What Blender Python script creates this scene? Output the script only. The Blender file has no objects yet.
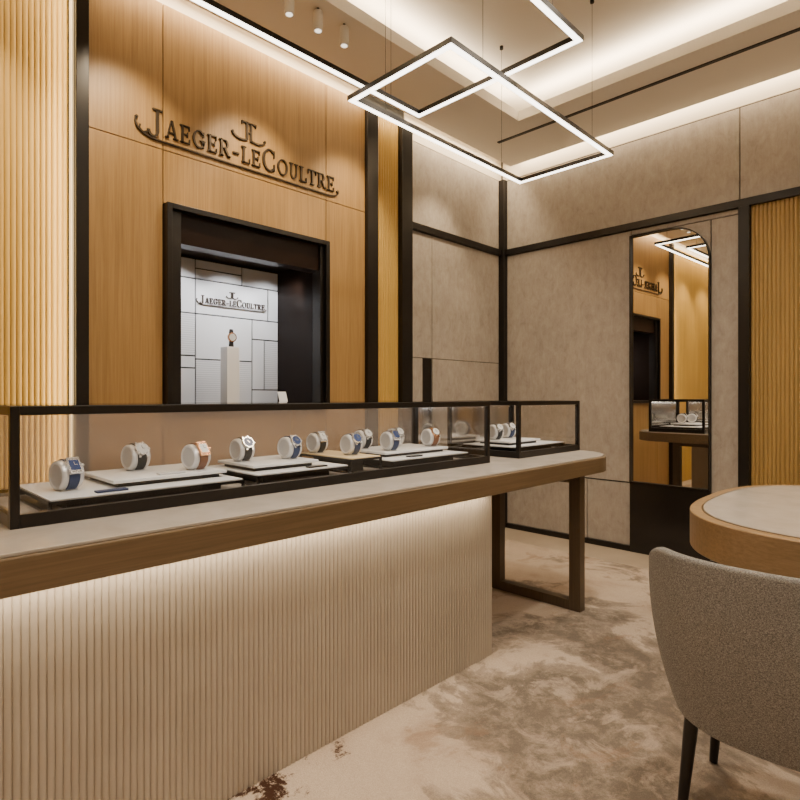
import bpy, bmesh, math, random
from mathutils import Vector, Matrix
random.seed(7)
scene=bpy.context.scene
COL=scene.collection

# ------------------------------------------------------------------ materials
def newmat(name):
    m=bpy.data.materials.new(name); m.use_nodes=True
    nt=m.node_tree; b=nt.nodes['Principled BSDF']
    return m,nt,b
def plain(name,col,rough=.5,metal=0,emit=None,es=0,coat=0,spec=.5):
    m,nt,b=newmat(name)
    b.inputs['Base Color'].default_value=(*col,1)
    b.inputs['Roughness'].default_value=rough
    b.inputs['Metallic'].default_value=metal
    b.inputs['Specular IOR Level'].default_value=spec
    if coat: b.inputs['Coat Weight'].default_value=coat
    if emit:
        b.inputs['Emission Color'].default_value=(*emit,1)
        b.inputs['Emission Strength'].default_value=es
    return m
def ramp(nt,stops):
    r=nt.nodes.new('ShaderNodeValToRGB')
    el=r.color_ramp.elements
    while len(el)>1: el.remove(el[-1])
    el[0].position=stops[0][0]; el[0].color=(*stops[0][1],1)
    for p,c in stops[1:]:
        e=el.new(p); e.color=(*c,1)
    return r
def coords(nt,scale):
    tc=nt.nodes.new('ShaderNodeTexCoord'); mp=nt.nodes.new('ShaderNodeMapping')
    mp.inputs['Scale'].default_value=scale
    nt.links.new(tc.outputs['Object'],mp.inputs['Vector'])
    return mp.outputs['Vector']
def noise(nt,vec,scale,detail=4,rough=.55,dist=0):
    n=nt.nodes.new('ShaderNodeTexNoise')
    n.inputs['Scale'].default_value=scale; n.inputs['Detail'].default_value=detail
    n.inputs['Roughness'].default_value=rough; n.inputs['Distortion'].default_value=dist
    nt.links.new(vec,n.inputs['Vector']); return n.outputs['Fac']
def bump(nt,b,fac,strength,dist=.01):
    bp=nt.nodes.new('ShaderNodeBump'); bp.inputs['Strength'].default_value=strength
    bp.inputs['Distance'].default_value=dist
    nt.links.new(fac,bp.inputs['Height']); nt.links.new(bp.outputs['Normal'],b.inputs['Normal'])
def math_(nt,op,a,b=None):
    m=nt.nodes.new('ShaderNodeMath'); m.operation=op
    for i,v in enumerate((a,b)):
        if v is None: continue
        if hasattr(v,'links'): nt.links.new(v,m.inputs[i])
        else: m.inputs[i].default_value=v
    return m.outputs[0]
def mixc(nt,f,a,b_,mode='MIX'):
    m=nt.nodes.new('ShaderNodeMix'); m.data_type='RGBA'; m.blend_type=mode
    if hasattr(f,'links'): nt.links.new(f,m.inputs[0])
    else: m.inputs[0].default_value=f
    for i,v in ((6,a),(7,b_)):
        if hasattr(v,'links'): nt.links.new(v,m.inputs[i])
        else: m.inputs[i].default_value=(*v,1)
    return m.outputs[2]
def wood(name,light,dark,grain,rough=.45,scale=1.0):
    m,nt,b=newmat(name)
    s=[95,95,95]; s[grain]=2.2
    v=coords(nt,[q*scale for q in s])
    f=noise(nt,v,1.0,6,.7,.3)
    s2=[9,9,9]; s2[grain]=.5
    f2=noise(nt,coords(nt,[q*scale for q in s2]),1.0,3,.5,.6)
    r=ramp(nt,[(.3,dark),(.62,light)])
    nt.links.new(f,r.inputs['Fac'])
    r2=ramp(nt,[(.3,(.90,.90,.90)),(.7,(1.05,1.05,1.05))]); nt.links.new(f2,r2.inputs['Fac'])
    c=mixc(nt,1.0,r.outputs['Color'],r2.outputs['Color'],'MULTIPLY')
    nt.links.new(c,b.inputs['Base Color']); b.inputs['Roughness'].default_value=rough
    bump(nt,b,f,.12,.002)
    return m
def mottled(name,a,bc,scale,rough=.7,bumps=.1,stretch=(1,1,1),lo=.35,hi=.65,detail=8):
    m,nt,b=newmat(name)
    f=noise(nt,coords(nt,stretch),scale,detail,.6,.4)
    r=ramp(nt,[(lo,a),(hi,bc)]); nt.links.new(f,r.inputs['Fac'])
    nt.links.new(r.outputs['Color'],b.inputs['Base Color']); b.inputs['Roughness'].default_value=rough
    if bumps: bump(nt,b,f,bumps,.004)
    return m
def wallcover(name):
    m,nt,b=newmat(name)
    f=noise(nt,coords(nt,(1,1,.6)),17,12,.78,.4)
    g=noise(nt,coords(nt,(1,1,1)),3.0,5,.6,.3)
    h=noise(nt,coords(nt,(70,70,7)),1,5,.7,.2)
    r=ramp(nt,[(.34,(.305,.265,.222)),(.46,(.37,.325,.277)),(.56,(.405,.36,.310)),(.68,(.45,.405,.35))]); nt.links.new(f,r.inputs['Fac'])
    r2=ramp(nt,[(.3,(.93,.93,.93)),(.7,(1.04,1.04,1.04))]); nt.links.new(g,r2.inputs['Fac'])
    r3=ramp(nt,[(.3,(.93,.93,.93)),(.7,(1.04,1.04,1.04))]); nt.links.new(h,r3.inputs['Fac'])
    c=mixc(nt,1.0,r.outputs['Color'],r2.outputs['Color'],'MULTIPLY')
    c=mixc(nt,1.0,c,r3.outputs['Color'],'MULTIPLY')
    nt.links.new(c,b.inputs['Base Color']); b.inputs['Roughness'].default_value=.75
    bump(nt,b,f,.06,.002); return m
def glassmat(name,refl=1.5,tint=(.97,.96,.945)):
    m=bpy.data.materials.new(name); m.use_nodes=True; nt=m.node_tree; nt.nodes.clear()
    o=nt.nodes.new('ShaderNodeOutputMaterial'); t=nt.nodes.new('ShaderNodeBsdfTransparent')
    g=nt.nodes.new('ShaderNodeBsdfGlossy'); f=nt.nodes.new('ShaderNodeFresnel'); x=nt.nodes.new('ShaderNodeMixShader')
    t.inputs['Color'].default_value=(*tint,1); g.inputs['Roughness'].default_value=.02
    f.inputs['IOR'].default_value=refl
    nt.links.new(f.outputs[0],x.inputs[0]); nt.links.new(t.outputs[0],x.inputs[1]); nt.links.new(g.outputs[0],x.inputs[2])
    nt.links.new(x.outputs[0],o.inputs[0]); return m
def painted_haze_glass(name,col,painted_haze,refl=1.35):  # transparent glass with a diffuse colour mixed in to stand for soft reflections
    m=bpy.data.materials.new(name); m.use_nodes=True; nt=m.node_tree; nt.nodes.clear()
    o=nt.nodes.new('ShaderNodeOutputMaterial'); t=nt.nodes.new('ShaderNodeBsdfTransparent')
    d=nt.nodes.new('ShaderNodeBsdfDiffuse'); x=nt.nodes.new('ShaderNodeMixShader')
    g=nt.nodes.new('ShaderNodeBsdfGlossy'); f=nt.nodes.new('ShaderNodeFresnel'); y=nt.nodes.new('ShaderNodeMixShader')
    t.inputs['Color'].default_value=(.93,.90,.86,1); d.inputs['Color'].default_value=(*col,1); g.inputs['Roughness'].default_value=.12
    x.inputs[0].default_value=painted_haze; f.inputs['IOR'].default_value=refl
    nt.links.new(t.outputs[0],x.inputs[1]); nt.links.new(d.outputs[0],x.inputs[2])
    nt.links.new(f.outputs[0],y.inputs[0]); nt.links.new(x.outputs[0],y.inputs[1]); nt.links.new(g.outputs[0],y.inputs[2])
    nt.links.new(y.outputs[0],o.inputs[0]); return m

M={}
M['oak']=wood('oak_veneer',(.42,.252,.090),(.29,.165,.052),2,.42)
M['oak_x']=wood('oak_edge',(.165,.112,.060),(.108,.072,.038),0,.4)
M['oak_desk']=wood('oak_desk',(.31,.205,.105),(.22,.142,.069),1,.4)
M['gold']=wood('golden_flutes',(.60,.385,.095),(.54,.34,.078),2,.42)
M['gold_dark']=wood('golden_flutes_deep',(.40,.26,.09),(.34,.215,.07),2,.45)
M['black']=plain('black_metal',(.012,.0095,.008),.32,.3)
M['blackpanel']=plain('black_gloss',(.010,.008,.007),.22)
M['bronze']=wood('bronze_brown',(.095,.064,.036),(.062,.041,.023),2,.4)
M['sign']=plain('dark_bronze_letters',(.065,.048,.033),.36,.6)
M['grey']=wallcover('taupe_wallcovering')
M['plaster']=plain('ceiling_plaster',(.80,.76,.695),.85)
M['cream']=plain('cream_wall',(.62,.56,.47),.8)
M['plinth']=mottled('plinth_lacquer',(.39,.34,.28),(.42,.37,.308),6,.65,0)
M['stone']=mottled('pale_stone_top',(.41,.375,.335),(.48,.44,.395),7,.22,0)
M['tile']=mottled('beige_tile',(.36,.295,.225),(.43,.355,.275),3,.35,0)
M['white']=plain('white_lacquer',(.78,.78,.79),.5)
def texblock():
    m,nt,b=newmat('white_ribbed_block')
    w_=nt.nodes.new('ShaderNodeTexWave'); w_.bands_direction='Z'; w_.inputs['Scale'].default_value=22
    tc=nt.nodes.new('ShaderNodeTexCoord'); nt.links.new(tc.outputs['Object'],w_.inputs['Vector'])
    r=ramp(nt,[(.2,(.62,.62,.63)),(.8,(.76,.76,.77))]); nt.links.new(w_.outputs['Fac'],r.inputs['Fac'])
    nt.links.new(r.outputs['Color'],b.inputs['Base Color']); return m
M['whitetex']=texblock()
M['suede']=plain('pale_grey_suede',(.42,.415,.41),.6)
M['cuffend']=plain('cushion_end_grey',(.42,.41,.40),.4)
M['cuff']=plain('silver_grey_cushion',(.60,.59,.58),.30,.35,coat=.3)
M['tray']=plain('white_tray_leather',(.64,.635,.625),.45)
M['creamtray']=plain('cream_tray',(.62,.48,.27),.55)
M['darkgrey']=plain('joint_grey',(.03,.03,.03),.6)
M['lining']=plain('dark_niche_lining',(.014,.007,.0045),.30,spec=.12)
M['steel']=plain('steel',(.68,.67,.66),.22,1)
M['gold_metal']=plain('rose_gold',(.75,.42,.24),.22,1)
M['dial']=plain('watch_dial',(.6,.6,.58),.3)
M['dialblue']=plain('watch_dial_blue',(.02,.04,.12),.25)
M['strap_blue']=plain('blue_leather',(.012,.028,.085),.5)
M['strap_brown']=plain('brown_leather',(.16,.065,.03),.55)
M['strap_black']=plain('black_leather',(.015,.014,.014),.5)
M['mirror']=plain('mirror_silver',(.86,.84,.80),.0,1)
M['glass']=glassmat('clear_glass',1.5)
M['painted_haze']=painted_haze_glass('rear_glass_painted_reflections',(.52,.43,.36),.42)  # clear rear pane; its pale band of reflections is painted in as beige
M['led']=plain('led_diffuser',(.9,.9,.9),.5,0,(1,.92,.80),7)
M['lens']=plain('spot_lens',(.9,.9,.9),.5,0,(1,.9,.75),2)
M['ledw']=plain('led_warm_diffuser',(.8,.7,.5),.5,0,(1,.68,.30),.8)
M['spotw']=plain('white_paint',(.80,.78,.75),.4)

def tweed():
    m,nt,b=newmat('grey_tweed')
    f=noise(nt,coords(nt,(1,1,.45)),680,2,.6); f2=noise(nt,coords(nt,(.4,.4,1)),600,2,.6)
    d=math_(nt,'MULTIPLY',math_(nt,'ADD',f,f2),.5)
    r=ramp(nt,[(.41,(.10,.096,.092)),(.50,(.19,.184,.177)),(.59,(.31,.302,.292))]); nt.links.new(d,r.inputs['Fac'])
    nt.links.new(r.outputs['Color'],b.inputs['Base Color']); b.inputs['Roughness'].default_value=.95
    bump(nt,b,d,.45,.002); return m
M['tweed']=tweed()
def blob(nt,cx,cy,r):
    tc=nt.nodes.new('ShaderNodeTexCoord'); vm=nt.nodes.new('ShaderNodeVectorMath'); vm.operation='DISTANCE'
    nt.links.new(tc.outputs['Object'],vm.inputs[0]); vm.inputs[1].default_value=(cx-1,cy-.4,0)
    mr=nt.nodes.new('ShaderNodeMapRange'); mr.inputs['From Min'].default_value=0; mr.inputs['From Max'].default_value=r
    mr.inputs['To Min'].default_value=1; mr.inputs['To Max'].default_value=0
    nt.links.new(vm.outputs['Value'],mr.inputs['Value']); return mr.outputs[0]
def carpet():
    m,nt,b=newmat('abstract_carpet')
    v=coords(nt,(1,1,1))
    n1=noise(nt,v,1.7,9,.62,.5)
    n2=noise(nt,coords(nt,(1.1,.9,1)),1.9,11,.66,.6)
    n3=noise(nt,v,11,10,.8,.3)
    n5=noise(nt,coords(nt,(1,1,1)),4.8,10,.70,.8)
    n6=noise(nt,coords(nt,(.9,1.2,1)),2.8,10,.68,.5)
    r1=ramp(nt,[(.32,(.38,.29,.22)),(.43,(.48,.385,.305)),(.56,(.525,.43,.345)),(.68,(.42,.325,.25))]); nt.links.new(n1,r1.inputs['Fac'])
    bl=math_(nt,'ADD',math_(nt,'MULTIPLY',blob(nt,2.20,1.10,.80),.21),math_(nt,'MULTIPLY',blob(nt,1.72,.86,.75),.23))
    bl=math_(nt,'ADD',bl,math_(nt,'MULTIPLY',blob(nt,3.0,1.45,.7),.17))
    bl=math_(nt,'ADD',bl,math_(nt,'MULTIPLY',blob(nt,2.5,.9,.5),.10))
    s=math_(nt,'ADD',n2,bl)
    r2=ramp(nt,[(.56,(0,0,0)),(.59,(.62,.62,.62)),(.68,(1,1,1))]); nt.links.new(s,r2.inputs['Fac'])
    r3=ramp(nt,[(.35,(.48,.48,.48)),(.53,(1,1,1))]); nt.links.new(n3,r3.inputs['Fac'])
    r5=ramp(nt,[(.38,(.42,.42,.42)),(.47,(1,1,1))]); nt.links.new(n5,r5.inputs['Fac'])
    mm=math_(nt,'MULTIPLY',math_(nt,'MULTIPLY',r2.outputs['Color'],r3.outputs['Color']),r5.outputs['Color'])
    mm=math_(nt,'MULTIPLY',mm,.95)
    c=mixc(nt,mm,r1.outputs['Color'],(.150,.122,.097))
    r6=ramp(nt,[(.595,(0,0,0)),(.63,(.32,.32,.32)),(.71,(.55,.55,.55))]); nt.links.new(math_(nt,'ADD',n6,math_(nt,'MULTIPLY',blob(nt,1.9,.7,.8),.05)),r6.inputs['Fac'])
    c=mixc(nt,r6.outputs['Color'],c,(.24,.145,.092))
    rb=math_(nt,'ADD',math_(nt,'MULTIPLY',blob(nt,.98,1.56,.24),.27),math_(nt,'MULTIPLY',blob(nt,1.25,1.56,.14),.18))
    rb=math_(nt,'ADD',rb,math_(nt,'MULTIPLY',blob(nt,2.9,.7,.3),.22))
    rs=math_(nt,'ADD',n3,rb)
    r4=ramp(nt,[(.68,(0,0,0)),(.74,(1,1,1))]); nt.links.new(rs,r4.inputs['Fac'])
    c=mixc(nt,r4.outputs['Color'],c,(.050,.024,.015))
    fine=noise(nt,v,300,2,.6)
    rf=ramp(nt,[(.3,(.80,.80,.80)),(.7,(1.10,1.10,1.10))]); nt.links.new(fine,rf.inputs['Fac'])
    c=mixc(nt,1.0,c,rf.outputs['Color'],'MULTIPLY')
    nt.links.new(c,b.inputs['Base Color']); b.inputs['Roughness'].default_value=1.0
    b.inputs['Specular IOR Level'].default_value=.1
    bump(nt,b,fine,.5,.005); return m
M['carpet']=carpet()

# ------------------------------------------------------------------ mesh builder
class MB:
    def __init__(s): s.v=[];s.f=[];s.m=[];s.mi=0
    def add(s,vs,fs):
        o=len(s.v); s.v+= [tuple(p) for p in vs]
        for f in fs: s.f.append([i+o for i in f]); s.m.append(s.mi)
        return s
    def box(s,x0,x1,y0,y1,z0,z1):
        vs=[(x0,y0,z0),(x1,y0,z0),(x1,y1,z0),(x0,y1,z0),(x0,y0,z1),(x1,y0,z1),(x1,y1,z1),(x0,y1,z1)]
        return s.add(vs,[(0,3,2,1),(4,5,6,7),(0,1,5,4),(1,2,6,5),(2,3,7,6),(3,0,4,7)])
    def prism(s,poly,a,b,plane='xy'):
        n=len(poly)
        if plane=='xy': f=lambda p,t:(p[0],p[1],t)
        elif plane=='xz': f=lambda p,t:(p[0],t,p[1])
        else: f=lambda p,t:(t,p[0],p[1])
        vs=[f(p,a) for p in poly]+[f(p,b) for p in poly]
        fs=[list(range(n))[::-1],list(range(n,2*n))]+[(i,(i+1)%n,(i+1)%n+n,i+n) for i in range(n)]
        return s.add(vs,fs)
    def frustum(s,c0,r0,c1,r1,n=20,sq=False):
        c0=Vector(c0);c1=Vector(c1);d=(c1-c0).normalized()
        t=Vector((1,0,0)) if abs(d.x)<.9 else Vector((0,1,0))
        a=d.cross(t).normalized();b=d.cross(a)
        vs=[];
        for c,r in ((c0,r0),(c1,r1)):
            for i in range(n):
                an=2*math.pi*i/n+(math.pi/4 if sq else 0)
                vs.append(c+a*math.cos(an)*r+b*math.sin(an)*r)
        fs=[list(range(n))[::-1],list(range(n,2*n))]+[(i,(i+1)%n,(i+1)%n+n,i+n) for i in range(n)]
        return s.add(vs,fs)
    def grid(s,rows,closed=False):
        nr=len(rows);nc=len(rows[0]);vs=[p for r in rows for p in r];fs=[]
        for i in range(nr-1):
            for j in range(nc-1 if not closed else nc):
                k=(j+1)%nc
                fs.append((i*nc+j,i*nc+k,(i+1)*nc+k,(i+1)*nc+j))
        return s.add(vs,fs)
    def obj(s,name,mats,origin=(0,0,0),bevel=0,smooth=False,parent=None,recalc=True,seg=2):
        if not isinstance(mats,(list,tuple)): mats=[mats]
        me=bpy.data.meshes.new(name)
        ox,oy,oz=origin
        me.from_pydata([(x-ox,y-oy,z-oz) for x,y,z in s.v],[],s.f)
        for mt in mats: me.materials.append(mt)
        for p,i in zip(me.polygons,s.m): p.material_index=i; p.use_smooth=smooth
        if recalc:
            bm=bmesh.new(); bm.from_mesh(me); bmesh.ops.recalc_face_normals(bm,faces=bm.faces); bm.to_mesh(me); bm.free()
        ob=bpy.data.objects.new(name,me); COL.objects.link(ob)
        ob.location=origin
        if bevel:
            md=ob.modifiers.new('bevel','BEVEL'); md.width=bevel; md.segments=seg; md.limit_method='ANGLE'
        if smooth:
            for p in me.polygons: p.use_smooth=True
            try: me.set_sharp_from_angle(angle=math.radians(40))
            except Exception: pass
        if parent is not None:
            ob.parent=parent; ob.location=Vector(origin)-parent.location
        return ob
def top(ob,label,cat,group=None,kind=None):
    ob['label']=label; ob['category']=cat
    if group: ob['group']=group
    if kind: ob['kind']=kind
    return ob
def struct(ob,label=None):
    ob['kind']='structure'
    if label: ob['label']=label; 
    return ob
def empty(name,loc,label,cat,group=None):
    e=bpy.data.objects.new(name,None); e.empty_display_size=.1; e.location=loc; COL.objects.link(e)
    return top(e,label,cat,group)
def area(name,loc,rot,sx,sy,power,col=(1,.78,.52),parent=None,spread=None):
    l=bpy.data.lights.new(name,'AREA'); l.shape='RECTANGLE'; l.size=sx; l.size_y=sy; l.energy=power; l.color=col
    if spread: l.spread=math.radians(spread)
    o=bpy.data.objects.new(name,l); o.location=loc; o.rotation_euler=[math.radians(a) for a in rot]; COL.objects.link(o)
    return o
def rrect(x0,x1,y0,y1,rs,n=14):
    out=[]
    cs=[(x0,y0,180,270,1,1),(x1,y0,270,360,-1,1),(x1,y1,0,90,-1,-1),(x0,y1,90,180,1,-1)]
    for (cx,cy,a0,a1,sx,sy),r in zip(cs,rs):
        if r<=0: out.append((cx,cy)); continue
        for i in range(n+1):
            a=math.radians(a0+(a1-a0)*i/n)
            out.append((cx+sx*r+r*math.cos(a),cy+sy*r+r*math.sin(a)))
    return out
def flutes(a0,a1,pitch,base,depth,z0,z1,axis='x',sign=-1,k=8,back=.02):
    n=max(1,round((a1-a0)/pitch)); p=(a1-a0)/n; prof=[]
    for i in range(n):
        for j in range(k):
            t=j/k
            prof.append((a0+(i+t)*p, base+sign*depth*math.sqrt(max(0,math.sin(math.pi*t)))))
    prof.append((a1,base))
    prof+= [(a1,base-sign*back),(a0,base-sign*back)]
    mb=MB()
    if axis=='x': poly=prof
    else: poly=[(q,p_) for p_,q in prof]
    n=len(poly)
    vs=[(p[0],p[1],z0) for p in poly]+[(p[0],p[1],z1) for p in poly]
    fs=[(i,(i+1)%n,(i+1)%n+n,i+n) for i in range(n)]
    mb.add(vs,fs)
    return mb

YB=3.10; XR=4.60; ZC=3.60; XL=-2.6; YF=-2.6
# ------------------------------------------------------------------ room shell
mb=MB(); mb.box(XL-.1,XR+.1,YF-.1,3.7,-.1,0); struct(mb.obj('floor',M['tile']),'pale beige tiled floor')
mb=MB(); mb.box(XL-.1,XR+.1,YF-.1,3.7,ZC,ZC+.1); struct(mb.obj('ceiling',M['plaster']),'raised plaster ceiling with cove lighting')

mb=MB()
mb.mi=0
mb.box(XL,1.30,3.17,3.3,0,ZC); mb.box(2.42,XR+.1,3.17,3.3,0,ZC)
mb.box(1.30,2.42,3.17,3.3,0,1.17); mb.box(1.30,2.42,3.17,3.3,2.31,ZC)
g=.003
mb.mi=1
def op(x0,x1,z0,z1): mb.box(x0+g,x1-g,YB,3.175,z0+g,z1-g)
for (x0,x1) in ((.916,1.30),(2.42,2.78)):
    op(x0,x1,0,2.6); op(x0,x1,2.6,3.4)
op(1.30,2.42,2.6,3.4); op(1.30,2.42,2.31,2.6); op(1.30,2.42,0,1.17)
mb.mi=2
def gp(x0,x1,z0,z1): mb.box(x0+g,x1-g,3.15,3.175,z0+g,z1-g)
gp(3.257,4.6,2.66,3.32)
gp(3.257,3.576,1.57,2.6); gp(3.576,4.6,1.57,2.6)
gp(3.257,3.46,.04,1.57); gp(3.58,4.6,.55,1.57); gp(3.58,4.6,.04,.55)
mb.mi=3
mb.box(3.257,4.6,3.16,3.175,3.33,ZC); mb.box(XL,2.78,3.16,3.175,3.41,ZC)
struct(mb.obj('wall_back',[M['darkgrey'],M['oak'],M['grey'],M['cream']]),'oak and taupe panelled wall')
mb=MB(); mb.box(XR+.02,XR+.15,YF,3.3,0,ZC)
mb.mi=1
g=.004
def rp(y0,y1,z0,z1): mb.box(XR,XR+.025,y0+g,y1-g,z0+g,z1-g)
rp(1.122,3.15,2.66,3.32); rp(-.6,1.122,2.66,3.32); rp(YF,-.6,2.66,3.32)
rp(1.90,3.15,.555,2.6); rp(1.90,2.28,.04,.55); rp(2.28,3.15,.04,.55)
rp(1.122,1.90,2.56,2.6); rp(1.122,1.31,.04,2.56); rp(1.31,1.90,.04,2.56)
rp(YF,-.6,.04,2.6)
mb.mi=2; mb.box(XR+.01,XR+.025,YF,3.15,3.33,ZC)
struct(mb.obj('wall_right',[M['darkgrey'],M['grey'],M['cream']]),'taupe panelled wall')
mb=MB(); mb.box(XL-.1,XL,YF,3.3,0,ZC); struct(mb.obj('wall_left',M['cream']),'cream wall')
mb=MB(); mb.box(XL,XR,YF-.1,YF,0,ZC); struct(mb.obj('wall_front',M['cream']),'cream wall')

tn=[0]
def trim(mb,mat,label,**k):
    tn[0]+=1
    return struct(mb.obj('trim_%d'%tn[0],mat,**k),label)
trim(flutes(XL,.845,.024,3.14,.007,0,3.4),M['gold'],'golden fluted wall panel',smooth=True)
trim(flutes(2.885,3.14,.0255,3.12,.010,0,3.4),M['gold'],'golden fluted wall panel',smooth=True)
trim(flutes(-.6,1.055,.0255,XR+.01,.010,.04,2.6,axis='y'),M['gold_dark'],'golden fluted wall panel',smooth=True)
def tb(*a,mat='black',lab='black metal wall trim',bevel=.002):
    m=MB(); m.box(*a); return trim(m,M[mat],lab,bevel=bevel)
tb(.858,.916,3.05,3.17,0,3.4)
tb(2.78,2.885,3.07,3.17,0,3.4); tb(3.14,3.257,3.07,3.17,0,3.4)
tb(4.54,4.6,3.09,3.15,0,3.32)
tb(3.257,4.54,3.12,3.16,2.60,2.655)
tb(4.57,4.62,YF,3.09,2.60,2.655)
tb(4.565,4.62,1.055,1.125,0,2.60)
tb(4.565,4.62,-.66,-.6,0,2.60)
struct_b=MB(); struct_b.box(4.575,4.62,1.125,3.09,0,.045); struct_b.box(4.575,4.62,YF,1.055,0,.045)
struct(struct_b.obj('baseboard_right',M['black']),'black baseboard')
struct_b=MB(); struct_b.box(3.257,4.54,3.125,3.17,0,.045)
struct(struct_b.obj('baseboard_back',M['black']),'black baseboard')
tb(3.462,3.578,3.158,3.17,0.05,1.57,lab='black recessed slot in the wall',bevel=0)
def soff(*a): 
    m=MB(); m.box(*a); return trim(m,M['plaster'],'plaster ceiling soffit')
soff(3.80,4.50,YF,2.99,3.40,3.45); soff(XL,3.80,2.45,2.99,3.40,3.45)
soff(XL,-2.0,YF,2.45,3.40,3.45); soff(-2.0,3.80,YF,-2.0,3.40,3.45)
m=MB(); m.box(3.80,3.815,-2,2.465,3.45,3.475); m.box(-2.0,3.80,2.45,2.465,3.45,3.475); trim(m,M['plaster'],'cove lip')
m=MB(); m.box(3.985,4.015,-2.2,2.78,3.394,3.401); t_=trim(m,M['black'],'black recessed lighting track')
m=MB(); m.box(.846,.857,3.085,3.12,0,3.4); trim(m,M['ledw'],'vertical warm light strip')

# ------------------------------------------------------------------ rug
m=MB(); m.prism(rrect(-2.2,4.15,-2.2,2.95,(.01,)*4,2),0,.012)
top(m.obj('carpet',M['carpet'],origin=(1,0.4,0)),'cream and taupe abstract patterned carpet on the floor','carpet')

# ------------------------------------------------------------------ counter
CT=empty('display_counter',(1.2,1.95,0.013),'long stone-topped wooden counter with fluted pale base','counter')
m=MB(); m.prism(rrect(-1.2,3.458,1.48,2.46,(.02,.30,.30,.02),20),.81,.896)
m.obj('apron',M['oak_x'],origin=(1.2,1.95,.81),bevel=.004,parent=CT)['label']='oak edge band of the counter'
m=MB(); m.prism(rrect(-1.19,3.446,1.492,2.448,(.02,.29,.29,.02),20),.896,.905)
m.obj('countertop',M['stone'],origin=(1.2,1.95,.896),bevel=.002,parent=CT)['label']='pale stone counter surface'
m=flutes(-1.0,2.258,.0180,1.607,.0048,.013,.81,back=.02); m.box(-1.0,2.258,1.625,2.3,.013,.80)
m.box(2.25,2.2585,1.61,2.3,.013,.81)
m.obj('counter_base',M['plinth'],origin=(.6,1.9,0),parent=CT)['label']='pale vertically fluted base'
m=MB(); m.box(3.04,3.10,1.55,1.62,.013,.81); m.box(3.04,3.10,2.10,2.17,.013,.81); m.box(3.04,3.10,1.62,2.10,.013,.07); m.box(3.04,3.10,1.62,2.10,.75,.81)
m.obj('leg_frame',M['bronze'],origin=(3.07,1.86,0),bevel=.003,parent=CT)['label']='dark bronze open rectangular leg'

# ------------------------------------------------------------------ display cases
def case(x0,x1,y0,y1,label):
    z0=.905; z1=1.225; t=.022; h=.036; ht=.024
    E=empty('glass_display_case',((x0+x1)/2,(y0+y1)/2,z0),label,'display case','black framed glass cases on the counter')
    m=MB()
    for xa in (x0,x1-t):
        for ya in (y0,y1-t): m.box(xa,xa+t,ya,ya+t,z0,z1)
    for za,zb in ((z0,z0+h),(z1-ht,z1)):
        m.box(x0+t,x1-t,y0,y0+t,za,zb); m.box(x0+t,x1-t,y1-t,y1,za,zb)
        m.box(x0,x0+t,y0+t,y1-t,za,zb); m.box(x1-t,x1,y0+t,y1-t,za,zb)
    m.obj('frame',M['black'],origin=tuple(E.location),bevel=.0015,parent=E)
    m=MB(); m.box(x0+t,x1-t,y0+t,y1-t,z0,z0+.012)
    m.obj('base_panel',M['stone'],origin=tuple(E.location),parent=E)
    def pane(p,mat='glass'):
        q=MB(); q.add(p,[(0,1,2,3)]); c=[sum(v[i] for v in p)/4 for i in range(3)]
        return q.obj('glass_pane',M[mat],origin=tuple(c),parent=E,recalc=False)
    za=z0+h;zb=z1-ht
    pane([(x0+t,y0+.006,za),(x1-t,y0+.006,za),(x1-t,y0+.006,zb),(x0+t,y0+.006,zb)])
    pane([(x1-t,y1-.006,za),(x0+t,y1-.006,za),(x0+t,y1-.006,zb),(x1-t,y1-.006,zb)],'painted_haze')['label']='rear glass pane with soft reflections painted in as beige'
    pane([(x0+.006,y1-t,za),(x0+.006,y0+t,za),(x0+.006,y0+t,zb),(x0+.006,y1-t,zb)])
    pane([(x1-.006,y0+t,za),(x1-.006,y1-t,za),(x1-.006,y1-t,zb),(x1-.006,y0+t,zb)])
    zz=z1+.002
    pane([(x0+.004,y0+.004,zz),(x1-.004,y0+.004,zz),(x1-.004,y1-.004,zz),(x0+.004,y1-.004,zz)])
case(.338,2.445,1.75,2.29,'long low black framed glass display case with watches')
case(2.72,3.43,1.75,2.27,'short black framed glass display case at the counter end')

# trays
def tray(x0,x1,y0,y1,zt,mat,label,zb=.9175):
    E=empty('display_tray',((x0+x1)/2,(y0+y1)/2,zb),label,'display tray','trays in the glass cases')
    o=tuple(E.location)
    m=MB(); m.box(x0+.004,x1-.004,y0+.004,y1-.004,zt-.006,zt); m.obj('tray_top',mat,origin=o,bevel=.0015,parent=E)
    m=MB()
    a=.009
    m.box(x0,x1,y0,y0+a,zt-.014,zt-.005);m.box(x0,x1,y1-a,y1,zt-.014,zt-.005)
    m.box(x0,x0+a,y0,y1,zt-.014,zt-.005);m.box(x1-a,x1,y0,y1,zt-.014,zt-.005)
    for xa in (x0,x1-a):
        for ya in (y0,y1-a): m.box(xa,xa+a,ya,ya+a,zb,zt-.010)
    m.box(x0,x1,y0,y0+a,zb,zb+.006); m.box(x0,x0+a,y0,y1,zb,zb+.006)
    m.box(x0+.06,x1-.06,y0+.06,y1-.03,zb,zt-.010)
    m.obj('tray_frame',M['black'],origin=o,parent=E)
    return E
def pad(x0,x1,y0,y1,z0,z1,mat,label):
    E=empty('display_pad',((x0+x1)/2,(y0+y1)/2,z0),label,'display pad','pads on the trays'); o=tuple(E.location)
    m=MB(); m.box(x0,x1,y0,y1,z1-.011,z1); m.obj('pad_top',mat,origin=o,bevel=.002,parent=E)
    m=MB(); m.box(x0+.02,x1-.02,y0+.02,y1-.02,z0,z1-.011); m.obj('pad_base',M['black'],origin=o,parent=E)
tray(.44,1.05,1.81,2.22,.960,M['tray'],'low white tray on a dark frame inside the case')
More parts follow.
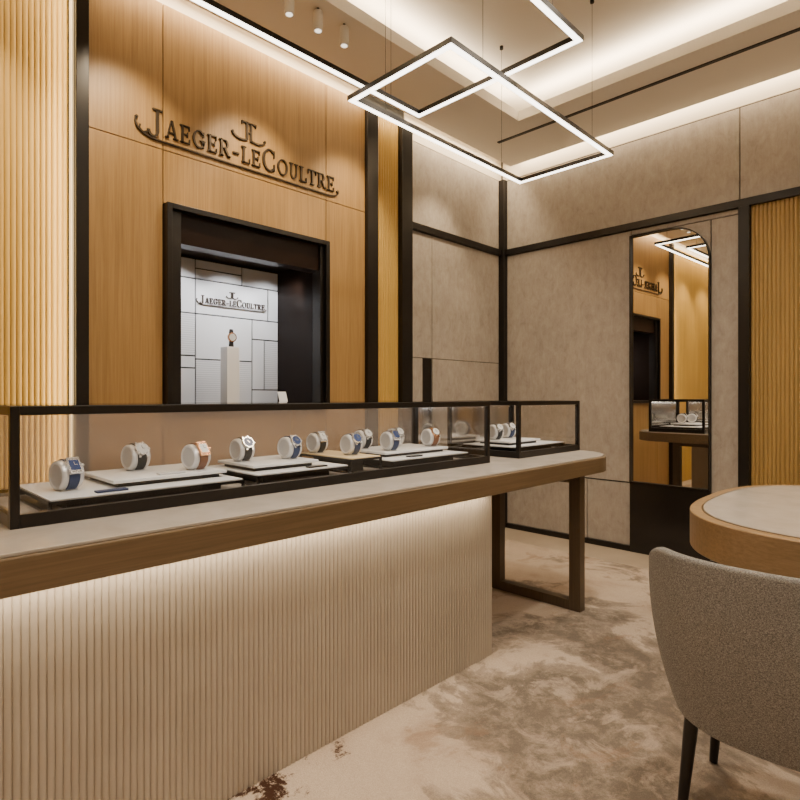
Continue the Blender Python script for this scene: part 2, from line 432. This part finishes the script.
pad(.64,1.03,1.90,2.21,.960,.985,M['tray'],'raised white pad on the tray')
tray(1.12,1.56,1.84,2.24,.962,M['tray'],'white tray on a dark frame inside the case')
pad(1.15,1.46,1.92,2.2,.962,.987,M['tray'],'raised white pad on the tray')
tray(1.59,1.77,1.86,2.24,.985,M['creamtray'],'cream tray inside the case')
tray(1.80,2.36,1.82,2.24,.962,M['tray'],'white tray on a dark frame inside the case')
pad(1.86,2.32,1.93,2.22,.962,.987,M['tray'],'raised white pad on the tray')
tray(2.78,3.36,1.82,2.2,.960,M['tray'],'white tray inside the short case')
pad(2.85,3.2,1.9,2.15,.960,.985,M['tray'],'raised white pad on the tray')

# watches on cushions
RC=.046; ZH=.048
def build_cushion():
    r=RC;L=.068
    m=MB(); n=40
    ends=[(.004,.001),(.004,.031),(.0025,.034)]
    body=[(.0025,.034),(.000,.037),(.001,.0415),(.005,.0448),(.010,r)]
    def rows(pr): return [[(x-L/2,rr*math.cos(2*math.pi*i/n),rr*math.sin(2*math.pi*i/n)+ZH) for i in range(n)] for x,rr in pr]
    m.mi=1; m.grid(rows(ends),closed=True); m.grid(rows([(L-x,q) for x,q in reversed(ends)]),closed=True)
    m.mi=0; m.grid(rows(body+[(L-x,q) for x,q in reversed(body)]),closed=True)
    m.mi=1
    m.box(-.022,.022,-.022,.022,0,.009)
    return m
def wpolys():
    strap=MB(); r0=RC+.0004; r1=RC+.0038
    n=36; secs=[]
    a0=math.radians(-60);a1=math.radians(250)
    for i in range(n+1):
        a=a0+(a1-a0)*i/n
        dd=abs(math.degrees(a)-148)
        w=.0175-.0040*min(1,dd/120)
        c,s_=math.cos(a),math.sin(a)
        secs.append([(-w,r0*c,r0*s_+ZH),(w,r0*c,r0*s_+ZH),(w,r1*c,r1*s_+ZH),(-w,r1*c,r1*s_+ZH)])
    strap.grid(secs,closed=True)
    return strap
def rotx(p,ang):
    x,y,z=p; c,s_=math.cos(ang),math.sin(ang); z-=ZH
    return (x,y*c-z*s_,y*s_+z*c+ZH)
def wcase(rect):
    ang=math.radians(54)
    c=MB(); d=MB(); b=ZH+RC+.001; t=b+.010
    if rect:
        c.prism(rrect(-.0195,.0195,-.0275,.0275,(.003,)*4,4),b,t)
        for yy in (-.0235,-.0205,.0205,.0235): c.box(-.0175,.0175,yy-.0008,yy+.0008,t,t+.0008)
        d.prism(rrect(-.0145,.0145,-.0175,.0175,(.001,)*4,2),t,t+.0006)
    else:
        c.prism([(.025*math.cos(2*math.pi*i/32),.025*math.sin(2*math.pi*i/32)) for i in range(32)],b,t)
        c.box(-.016,-.010,-.031,.031,b-.002,t-.006); c.box(.010,.016,-.031,.031,b-.002,t-.006)
        d.prism([(.020*math.cos(2*math.pi*i/32),.020*math.sin(2*math.pi*i/32)) for i in range(32)],t,t+.0006)
    c.box(.018,.0295,-.003,.003,t-.008,t-.002)
    h=MB(); h.box(-.0009,.0009,-.001,.012,t+.0006,t+.0012); h.box(-.001,.009,-.0009,.0009,t+.0006,t+.0012)
    for q in (c,d,h): q.v=[rotx(p,ang) for p in q.v]
    return c,d,h
protoC=None
def watch(x,y,z,strap,rect,metal,dial,yaw,label):
    global protoC
    if protoC is None:
        protoC=build_cushion().obj('watch_cushion',[M['cuff'],M['cuffend']],smooth=True)
        cu=protoC
    else:
        cu=protoC.copy(); COL.objects.link(cu)
    cu.location=(x,y,z); cu.rotation_euler=(0,0,yaw); cu.name='watch_cushion'
    top(cu,'rounded silver-grey watch cushion standing on a tray','watch stand','watch cushions in the cases')
    E=empty('wristwatch',(x,y,z),label,'watch','watches on cushions'); E.rotation_euler=(0,0,yaw)
    s_=wpolys().obj('strap',M[strap],smooth=True); c,d,h=wcase(rect)
    c=c.obj('watch_case',M[metal],smooth=True); d=d.obj('dial',M[dial]); h=h.obj('watch_hands',M['steel' if dial=='dialblue' else 'strap_black'])
    for q in (s_,c,d,h): q.parent=E
W=[(.53,1.98,.960,'strap_blue',1,'steel','dialblue','square steel watch with blue leather strap'),
(.79,2.12,.985,'strap_black',0,'steel','dial','round steel watch with dark strap'),
(.95,1.98,.985,'strap_brown',1,'gold_metal','dial','rose gold rectangular watch with tan strap'),
(1.20,2.09,.987,'strap_black',0,'steel','dialblue','round steel watch with black strap'),
(1.39,2.03,.987,'strap_blue',0,'steel','dialblue','round steel watch with dark dial'),
(1.64,2.17,.985,'strap_black',1,'steel','dial','rectangular steel watch with black strap'),
(1.69,1.98,.985,'strap_blue',0,'steel','dialblue','round steel watch with blue dial'),
(1.92,2.16,.987,'strap_black',0,'steel','dial','round steel watch with black strap'),
(1.95,1.99,.987,'strap_blue',1,'steel','dialblue','rectangular steel watch with blue strap'),
(2.14,2.15,.987,'steel',0,'steel','dial','steel bracelet watch'),
(2.27,2.01,.987,'strap_brown',0,'gold_metal','dial','rose gold round watch with brown strap'),
(2.92,2.05,.985,'strap_black',0,'steel','dial','round steel watch with black strap'),
(3.10,2.08,.985,'strap_blue',0,'steel','dial','round steel watch with blue strap')]
for i,w in enumerate(W):
    yaw=.34-.19*w[0]
    watch(*w[:3],w[3],w[4],w[5],w[6],yaw+random.uniform(-.06,.08),w[7]+' on a cushion')
for (x,y,z,mt,l) in ((.62,1.855,.960,'strap_blue','small dark blue leather tag on the tray'),(.84,1.935,.985,'suede','small grey card lying on the pad'),(1.42,1.88,.962,'black','small black card lying on the tray'),(2.0,1.875,.962,'black','small black card lying on the tray')):
    m=MB(); m.box(x-.045,x+.045,y-.015,y+.015,z,z+.006)
    top(m.obj('card',M[mt],origin=(x,y,z),bevel=.001),l,'card','cards beside the watches')

# ------------------------------------------------------------------ lettering
def arc(cx,cy,rx,ry,a0,a1,wt,wb,n=18):
    out=[]
    for i in range(n):
        q=[]
        for a in (a0+(a1-a0)*i/n,a0+(a1-a0)*(i+1)/n):
            a=math.radians(a); q.append((cx+rx*math.cos(a),cy+ry*math.sin(a),cx+(rx-wt)*math.cos(a),cy+(ry-wb)*math.sin(a)))
        (a1x,a1y,b1x,b1y),(a2x,a2y,b2x,b2y)=q
        out.append([(a1x,a1y),(a2x,a2y),(b2x,b2y),(b1x,b1y)])
    return out
def R(x0,y0,x1,y1): return [(x0,y0),(x1,y0),(x1,y1),(x0,y1)]
def LN(x0,y0,x1,y1,w): return [(x0-w/2,y0),(x0+w/2,y0),(x1+w/2,y1),(x1-w/2,y1)]
def glyph(c):
    if c=='J': return ([R(.36,.10,.51,1),R(.20,.93,.67,1)]+arc(.22,.10,.29,.26,180,360,.14,.08),.74)
    if c=='A': return ([LN(.12,0,.42,1,.07),LN(.74,0,.46,1,.14),R(.2,.29,.66,.35),R(-.02,0,.26,.06),R(.56,0,.92,.06)],.92)
    if c=='E': return ([R(.1,0,.245,1),R(0,.935,.7,1),R(0,0,.72,.065),R(.2,.465,.55,.53),R(.64,.74,.7,1),R(.66,0,.72,.27),R(.51,.36,.56,.64)],.80)
    if c=='G': return (arc(.48,.5,.46,.52,42,350,.145,.065,24)+[R(.71,.02,.85,.44),R(.56,.39,.96,.45),R(.80,.66,.86,.96)],1.02)
    if c=='R': return ([R(.1,0,.245,1),R(0,.935,.5,1),R(0,0,.36,.065),R(.2,.455,.5,.515)]+arc(.46,.725,.26,.275,-90,90,.135,.065,14)+[LN(.76,0,.42,.5,.145),R(.66,0,.90,.065)],.92)
    if c=='L': return ([R(.1,0,.245,1),R(0,.935,.38,1),R(0,0,.7,.065),R(.64,0,.7,.3)],.76)
    if c=='C': return (arc(.48,.5,.46,.52,48,312,.145,.065,24)+[R(.76,.64,.82,.98),R(.76,.02,.82,.34)],.92)
    if c=='O': return (arc(.5,.5,.48,.52,0,360,.155,.065,30),1.04)
    if c=='U': return ([R(.1,.32,.24,1),R(.63,.32,.70,1),R(0,.935,.36,1),R(.5,.935,.82,1)]+arc(.40,.34,.30,.36,180,360,.11,.08,14),.88)
    if c=='T': return ([R(.34,0,.485,1),R(0,.935,.83,1),R(0,.70,.06,1),R(.77,.70,.83,1),R(.21,0,.62,.065)],.86)
    if c=='-': return ([R(.06,.37,.56,.47)],.66)
def bez(p0,p1,p2,p3,n=14):
    o=[]
    for i in range(n+1):
        t=i/n;u=1-t
        o.append(tuple(u**3*a+3*u*u*t*b+3*u*t*t*c+t**3*d for a,b,c,d in zip(p0,p1,p2,p3)))
    return o
def stroke(pts,w):
    out=[];N=len(pts)
    L=[]
    for i,p in enumerate(pts):
        a=pts[max(0,i-1)];b=pts[min(N-1,i+1)]
        dx,dy=b[0]-a[0],b[1]-a[1];l=math.hypot(dx,dy) or 1
        ww=w(i/(N-1)) if callable(w) else w
        L.append((p[0]-dy/l*ww/2,p[1]+dx/l*ww/2,p[0]+dy/l*ww/2,p[1]-dx/l*ww/2))
    for a,b in zip(L,L[1:]): out.append([(a[0],a[1]),(b[0],b[1]),(b[2],b[3]),(a[2],a[3])])
    return out
def disc(cx,cy,r,n=14): return [(cx+r*math.cos(2*math.pi*i/n),cy+r*math.sin(2*math.pi*i/n)) for i in range(n)]
TXT='JAEGER-LECOULTRE'; BIG={0,9}
def sign_parts(width):
    hs=.098;hb=.134; gap=.011
    x=0;items=[]
    for i,c in enumerate(TXT):
        h=hb if i in BIG else hs
        ps,ad=glyph(c); items.append(([[(x+px*h,py*h) for px,py in p] for p in ps])); x+=ad*h+gap
    tot=x-gap; k=width/tot
    letters=[[[(px*k,py) for px,py in p] for p in it] for it in items]
    W_=width
    fl=stroke(bez((-.066,.058),(-.082,.015),(-.04,-.032),(.06,-.032))+[(W_*.5,-.034),(W_-.1,-.034)]+bez((W_-.09,-.034),(W_-.02,-.036),(W_+.045,-.02),(W_+.03,.010)),.008)
    fl+=[disc(-.063,.058,.009),disc(W_+.026,.009,.009)]
    fl+=stroke([(.0,.0),(-.03,-.012),(-.048,.004),(-.044,.024)],.007)
    cx=W_*.475; b=.130; H=.122
    em=[R(cx-.020,b+.014,cx-.007,b+H),R(cx+.007,b+.008,cx+.020,b+H),
        R(cx-.050,b+H-.009,cx+.050,b+H),R(cx-.050,b+H-.020,cx-.044,b+H),R(cx+.044,b+H-.020,cx+.050,b+H),
        R(cx-.007,b+.055,cx+.007,b+.062)]
    em+=stroke(bez((cx+.013,b+.015),(cx+.045,b+.002),(cx+.095,b+.004),(cx+.112,b+.036)),.010)
    em+=stroke(bez((cx-.013,b+.015),(cx-.045,b+.002),(cx-.095,b+.004),(cx-.112,b+.036)),.010)
    em+=[disc(cx-.110,b+.037,.008),disc(cx+.110,b+.037,.008)]
    return letters,fl,em
def build_sign(origin,width,scale,depth,mat,label,split):
    L,fl,em=sign_parts(width)
    ox,oy,oz=origin
    tr=lambda p:(ox+p[0]*scale,oz+p[1]*scale)
    if split:
        E=empty('wall_sign',origin,label,'sign')
        for it in L:
            m=MB()
            for p in it: m.prism([tr(q) for q in p],oy-depth,oy,'xz')
            m.obj('letter',mat,origin=origin,parent=E)
        for nm,pp in (('flourish',fl),('emblem',em)):
            m=MB()
            for p in pp: m.prism([tr(q) for q in p],oy-depth,oy,'xz')
            m.obj(nm,mat,origin=origin,parent=E)
    else:
        m=MB()
        for it in L+[fl,em]:
            for p in it: m.prism([tr(q) for q in p],oy-depth,oy,'xz')
        top(m.obj('wall_sign',mat,origin=origin),label,'sign')
build_sign((1.22,YB,2.672),1.27,1.0,.012,M['sign'],'large dark bronze serif lettering with anchor emblem on oak wall',True)

# ------------------------------------------------------------------ niche
N=empty('display_niche',(1.86,YB,1.17),'black framed recessed wall niche with white panelled back','display niche')
m=MB()
x0,x1,z0,z1=1.303,2.417,1.173,2.307
m.box(x0,x0+.03,3.05,3.17,z0,z1);m.box(x1-.03,x1,3.05,3.17,z0,z1);m.box(x0+.03,x1-.03,3.05,3.17,z1-.03,z1);m.box(x0+.03,x1-.03,3.05,3.17,z0,z0+.03)
m.box(x0+.03,x0+.09,3.08,3.17,z0+.03,z1-.03);m.box(x1-.06,x1-.03,3.08,3.17,z0+.03,z1-.03)
m.obj('frame',M['black'],origin=tuple(N.location),bevel=.002,parent=N)
m=MB(); m.box(x0+.09,x1-.06,3.10,3.20,2.105,z1-.03)
m.obj('header_panel',M['lining'],origin=tuple(N.location),parent=N)
m=MB(); a,b,c,d=1.393,2.357,1.203,2.17
m.box(a-.02,a,3.17,3.62,c-.02,d+.02);m.box(b,b+.02,3.17,3.62,c-.02,d+.02);m.box(a,b,3.20,3.62,d,d+.02);m.box(a,b,3.17,3.62,c-.02,c)
m.box(a,b,3.615,3.635,c,d)
m.obj('lining',M['lining'],origin=tuple(N.location),parent=N)
m=MB(); m.mi=0; m.box(a,b,3.600,3.615,c,2.165); m.mi=1
R_=[(a,1.72,1.203,1.44,1),(a,1.72,1.44,1.52,1),(a,1.72,1.52,1.80,2),(a,1.72,1.80,2.03,1),(a,1.72,2.03,2.16,1),
    (1.72,2.27,1.80,2.03,1),(1.72,2.06,2.03,2.10,1),(1.72,2.06,2.10,2.16,1),(2.06,b,2.03,2.16,1),(2.27,b,1.80,2.03,1),
    (1.72,2.14,1.50,1.80,1),(1.72,2.14,1.203,1.50,2),(2.14,b,1.66,1.80,1),(2.14,2.24,1.30,1.66,1),(2.24,b,1.30,1.66,2),(2.14,b,1.203,1.30,1)]
for (xa,xb,za,zb,mi) in R_: m.mi=mi; m.box(xa+.0045,xb-.0045,3.590,3.602,za+.0045,zb-.0045)
m.obj('back_panel',[M['darkgrey'],M['white'],M['whitetex']],origin=tuple(N.location),parent=N)
build_sign((1.75,3.590,1.875),1.27,.385,.010,M['sign'],'small dark serif lettering with emblem on white panel',False)
m=MB(); m.box(1.796,1.884,3.311,3.399,1.204,1.570)
top(m.obj('pedestal',M['white'],origin=(1.84,3.355,1.204),bevel=.002),'slim white square pedestal inside the niche','pedestal')
E=empty('wristwatch',(1.84,3.34,1.570),'upright rose gold watch with dark strap on pedestal','watch')
m=MB(); 
pts=[(-.017,.0),(.017,.0),(.015,.03),(.015,.095),(.011,.115),(-.011,.115),(-.015,.095),(-.015,.03)]
m.prism([(p[0]+1.84,p[1]+1.570) for p in pts],3.335,3.345,'xz'); m.obj('strap',M['strap_black'],origin=tuple(E.location),parent=E,bevel=.003)
m=MB(); m.prism(disc(1.84,1.570+.062,.030,28),3.322,3.337,'xz'); m.obj('watch_case',M['gold_metal'],origin=tuple(E.location),parent=E,bevel=.002)
m=MB(); m.prism(disc(1.84,1.570+.062,.023,28),3.3215,3.323,'xz'); m.obj('dial',M['dial'],origin=tuple(E.location),parent=E)
m=MB(); m.add([(2.17,3.28,1.204),(2.235,3.28,1.204),(2.235,3.31,1.285),(2.17,3.31,1.285),(2.17,3.285,1.204),(2.235,3.285,1.204),(2.235,3.315,1.285),(2.17,3.315,1.285)],[(0,1,2,3),(4,7,6,5),(0,4,5,1),(1,5,6,2),(2,6,7,3),(3,7,4,0)])
m.box(2.19,2.215,3.285,3.33,1.204,1.208)
top(m.obj('information_card',M['white'],origin=(2.2,3.29,1.204)),'small white upright card standing in the niche','card')

# ------------------------------------------------------------------ mirror
E=empty('wall_mirror',(XR,1.6,.56),'tall mirror with one rounded top corner and black frame','mirror')
def mshape(y0,y1,z0,z1,r): return rrect(y0,y1,z0,z1,(0,0,0,r),20)
outer=mshape(1.31,1.90,.56,2.545,.27); inner=mshape(1.318,1.892,.568,2.537,.262)
m=MB(); n=len(outer)
vs=[(XR-.04,*p) for p in outer]+[(XR-.04,*p) for p in inner]+[(XR,*p) for p in outer]+[(XR,*p) for p in inner]
fs=[]
for i in range(n):
    k=(i+1)%n
    fs+= [(i,k,k+n,i+n),(i,i+2*n,k+2*n,k),(i+n,k+n,k+3*n,i+3*n)]
m.add(vs,fs); m.obj('frame',M['black'],origin=tuple(E.location),parent=E)
n=len(inner); e=.026
m=MB(); m.add([(XR-.018+e*(p[0]-1.6),*p) for p in inner]+[(XR-.010+e*(p[0]-1.6),*p) for p in inner],
   [list(range(n))[::-1],list(range(n,2*n))]+[(i,(i+1)%n,(i+1)%n+n,i+n) for i in range(n)])
m.obj('mirror_glass',M['mirror'],origin=tuple(E.location),parent=E)
m=MB(); m.box(XR-.03,XR+.001,1.31,1.90,.0,.56); trim(m,M['blackpanel'],'black panel below the mirror')

# ------------------------------------------------------------------ pendants
def pendant(x0,x1,y0,y1,z,label):
    E=empty('pendant_light',((x0+x1)/2,(y0+y1)/2,z),label,'pendant light','rectangular frame pendants over the counter')
    w=.035; h=.024; o=tuple(E.location)
    def ring(m,a,za,zb,ww):
        m.box(x0+a,x1-a,y0+a,y0+a+ww,za,zb); m.box(x0+a,x1-a,y1-a-ww,y1-a,za,zb)
        m.box(x0+a,x0+a+ww,y0+a+ww,y1-a-ww,za,zb); m.box(x1-a-ww,x1-a,y0+a+ww,y1-a-ww,za,zb)
    m=MB(); ring(m,0,z,z+h,w); m.obj('frame',M['black'],origin=o,parent=E)
    m=MB(); ring(m,.004,z-.003,z+.002,w-.008); m.obj('diffuser',M['led'],origin=o,parent=E)
    for (cx,cy) in ((x0+.25,y0+.02),(x1-.25,y0+.02),(x0+.25,y1-.02),(x1-.25,y1-.02)):
        m=MB(); m.frustum((cx,cy,z+h),.0012,(cx,cy,ZC),.0012,6); m.frustum((cx,cy,ZC-.02),.012,(cx,cy,ZC),.012,12)
        m.obj('suspension_cable',M['black'],origin=(cx,cy,z),parent=E)
pendant(1.86,3.44,1.53,2.21,2.75,'lower black rectangular frame pendant with white light strip')
pendant(.55,2.47,1.24,2.28,2.90,'upper black rectangular frame pendant with white light strip')
for i,x in enumerate((1.73,1.92,2.107)):
    E=empty('ceiling_spotlight',(x,2.53,3.40),'small white cylindrical spotlight under the soffit','spotlight','white ceiling spotlights')
    m=MB(); m.frustum((x,2.53,3.275),.027,(x,2.53,3.38),.027,24); m.obj('lamp_body',M['spotw'],origin=(x,2.53,3.40),parent=E,bevel=.003,smooth=True)
    m=MB(); m.frustum((x,2.53,3.38),.008,(x,2.53,3.40),.008,12); m.obj('mount',M['black'],origin=(x,2.53,3.40),parent=E)
    m=MB(); m.frustum((x,2.53,3.2735),.018,(x,2.53,3.277),.018,24); m.obj('lens',M['lens'],origin=(x,2.53,3.40),parent=E)

# ------------------------------------------------------------------ desk
D=empty('consultation_desk',(3.17,-.3,0.013),'round-cornered oak desk with pale inlaid top','desk')
def stad(cx,rx,ry,cy,y0,n=60,p=2.8):
    o=[]
    for i in range(n+1):
        a=math.pi*i/n; c_,s_=math.cos(a),math.sin(a)
        o.append((cx+rx*math.copysign(abs(c_)**(2/p),c_),cy+ry*abs(s_)**(2/p)))
    return o+[(cx-rx,y0),(cx+rx,y0)]
cy_=.185; cx_=3.17
m=MB(); m.prism(stad(cx_,.81,.73,cy_,-1.0),.595,.75); m.obj('desk_rim',M['oak_desk'],origin=(3.17,-.3,.6),bevel=.006,parent=D,seg=3)['label']='rounded oak rim'
m=MB(); m.prism(stad(cx_,.765,.685,cy_,-.965),.7485,.7515); m.obj('desk_inlay_line',M['bronze'],origin=(3.17,-.3,.75),parent=D)['label']='thin dark inlay line'
m=MB(); m.prism(stad(cx_,.757,.677,cy_,-.957),.749,.7525); m.obj('desk_inlay',M['stone'],origin=(3.17,-.3,.75),parent=D)['label']='pale stone inlay'
m=MB(); m.prism(stad(cx_,.45,.45,.05,-.8),.013,.595); m.obj('desk_base',M['blackpanel'],origin=(3.17,-.3,0),parent=D)['label']='dark pedestal base'

# ------------------------------------------------------------------ chair
C=empty('armchair',(1.95,.37,.016),'grey tweed barrel-back armchair with black tapered legs at the desk','chair')
def se(a,rx,ry,p=2.5):
    c,s_=math.cos(a),math.sin(a)
    return (rx*math.copysign(abs(c)**(2/p),c),ry*math.copysign(abs(s_)**(2/p),s_))
m=MB(); rows=[]
NA=48; NZ=12
for k in range(NZ+1):
    t=k/NZ; row=[]
    for j in range(NA+1):
        a=math.radians(60+(300-60)*j/NA)
        ab=abs(math.degrees(a)-180)/120
        topz=.818-.24*(max(0,ab-.36)/.64)**1.35
        z=.33+(topz-.33)*t
        sc=.76+.24*(1-(1-min(1,(z-.33)/.40))**2.0)
        x,y=se(a,.315*sc,.305*sc,2.5)
        row.append((x,y,z-.016))
    rows.append(row)
m.grid(rows)
sh=m.obj('backrest',M['tweed'],smooth=True,recalc=False); 
sd=sh.modifiers.new('s','SOLIDIFY'); sd.thickness=.032; sd.offset=1 
bv=sh.modifiers.new('b','BEVEL'); bv.width=.014; bv.segments=4; bv.limit_method='ANGLE'; bv.angle_limit=math.radians(50)
sh.parent=C
m=MB()
def loop(s_,z): return [(*[q for q in se(2*math.pi*i/40,s_*.29,s_*.28,2.8)],z) for i in range(40)]
prof=[(.66,.31),(.76,.315),(.82,.35),(.86,.42),(.86,.45),(.83,.465),(.70,.475),(.3,.478),(.02,.478)]
m.grid([loop(a,b) for a,b in prof],closed=True); m.add(loop(.66,.31),[list(range(40))])
q=m.obj('seat',M['tweed'],smooth=True); q.parent=C
for (tx,ty,fx,fy) in ((-.17,.185,-.178,.215),(-.17,-.185,-.178,-.215),(.16,.20,.165,.225),(.16,-.20,.165,-.225)):
    m=MB(); m.frustum((tx,ty,.325),.021,(fx,fy,0),.013,16)
    q=m.obj('leg',M['black'],smooth=True); q.parent=C; q['label']='black tapered leg'

# ------------------------------------------------------------------ lights
W1=(1,.79,.53); W2=(1,.85,.66)
area('cove_lamp',(4.55,.3,3.50),(0,0,0),.05,5.3,42,W1)
area('cove_lamp',(1.0,3.05,3.50),(0,0,0),7.0,.05,70,W1)
area('cove_lamp',(3.83,.2,3.47),(180,0,0),.03,4.4,38,W1)
area('cove_lamp',(.9,2.48,3.47),(180,0,0),5.7,.03,48,W1)
area('cove_lamp',(.9,-2.03,3.47),(180,0,0),5.7,.03,36,W1)
area('column_lamp',(.838,3.06,1.7),(90,0,60),.03,3.3,8,W1)
area('counter_lamp',(.55,1.562,.808),(0,0,0),3.3,.03,10,(1,.80,.56))
area('case_lamp',(1.39,1.785,1.195),(25,0,0),2.0,.015,3.0,(1,.95,.88))
area('case_lamp',(3.07,1.785,1.195),(25,0,0),.6,.015,1.0,(1,.95,.88))
def spot(name,loc,tgt,e,col,ang,blend=.8,soft=.04):
    l=bpy.data.lights.new(name,'SPOT'); l.energy=e; l.color=col; l.spot_size=math.radians(ang); l.spot_blend=blend; l.shadow_soft_size=soft
    o=bpy.data.objects.new(name,l); o.location=loc; COL.objects.link(o)
    d=Vector(tgt)-o.location; o.rotation_euler=d.to_track_quat('-Z','Y').to_euler()
for x in (1.6,1.95,2.25): spot('niche_lamp',(x,3.23,2.15),(x,3.6,1.66),14,(.97,.98,1),88,.6,.02)
for (x,y,p) in ((.6,.3,11),(2.3,.4,20),(3.3,-.9,20),(.3,-1.2,14),(-1.2,.8,10),(1.2,1.0,8),(3.0,1.2,19)):  # out-of-view ceiling lamps added as general fill light
    l=bpy.data.lights.new('fill_lamp','AREA'); l.shape='DISK'; l.size=.16; l.energy=p; l.color=W2; l.spread=math.radians(130)
    o=bpy.data.objects.new('fill_lamp',l); o.location=(x,y,3.59); COL.objects.link(o)
for x,e_ in ((1.1,66),(1.85,72),(2.6,62),(3.6,48),(.35,56),(-.4,56)): spot('spot_lamp',(x,2.53,3.24),(x,3.1,2.4),e_,W1,64)

w=bpy.data.worlds.new('world'); scene.world=w; w.use_nodes=True
w.node_tree.nodes['Background'].inputs[0].default_value=(1,.85,.65,1); w.node_tree.nodes['Background'].inputs[1].default_value=.05

# ------------------------------------------------------------------ camera
cam=bpy.data.cameras.new('camera'); co=bpy.data.objects.new('camera',cam); COL.objects.link(co)
cam.sensor_width=36; cam.lens=568/800*36; cam.shift_y=-.004; cam.clip_start=.05
co.location=(0,0,1.25); co.rotation_euler=(math.radians(90),0,math.radians(-45.4))
scene.camera=co
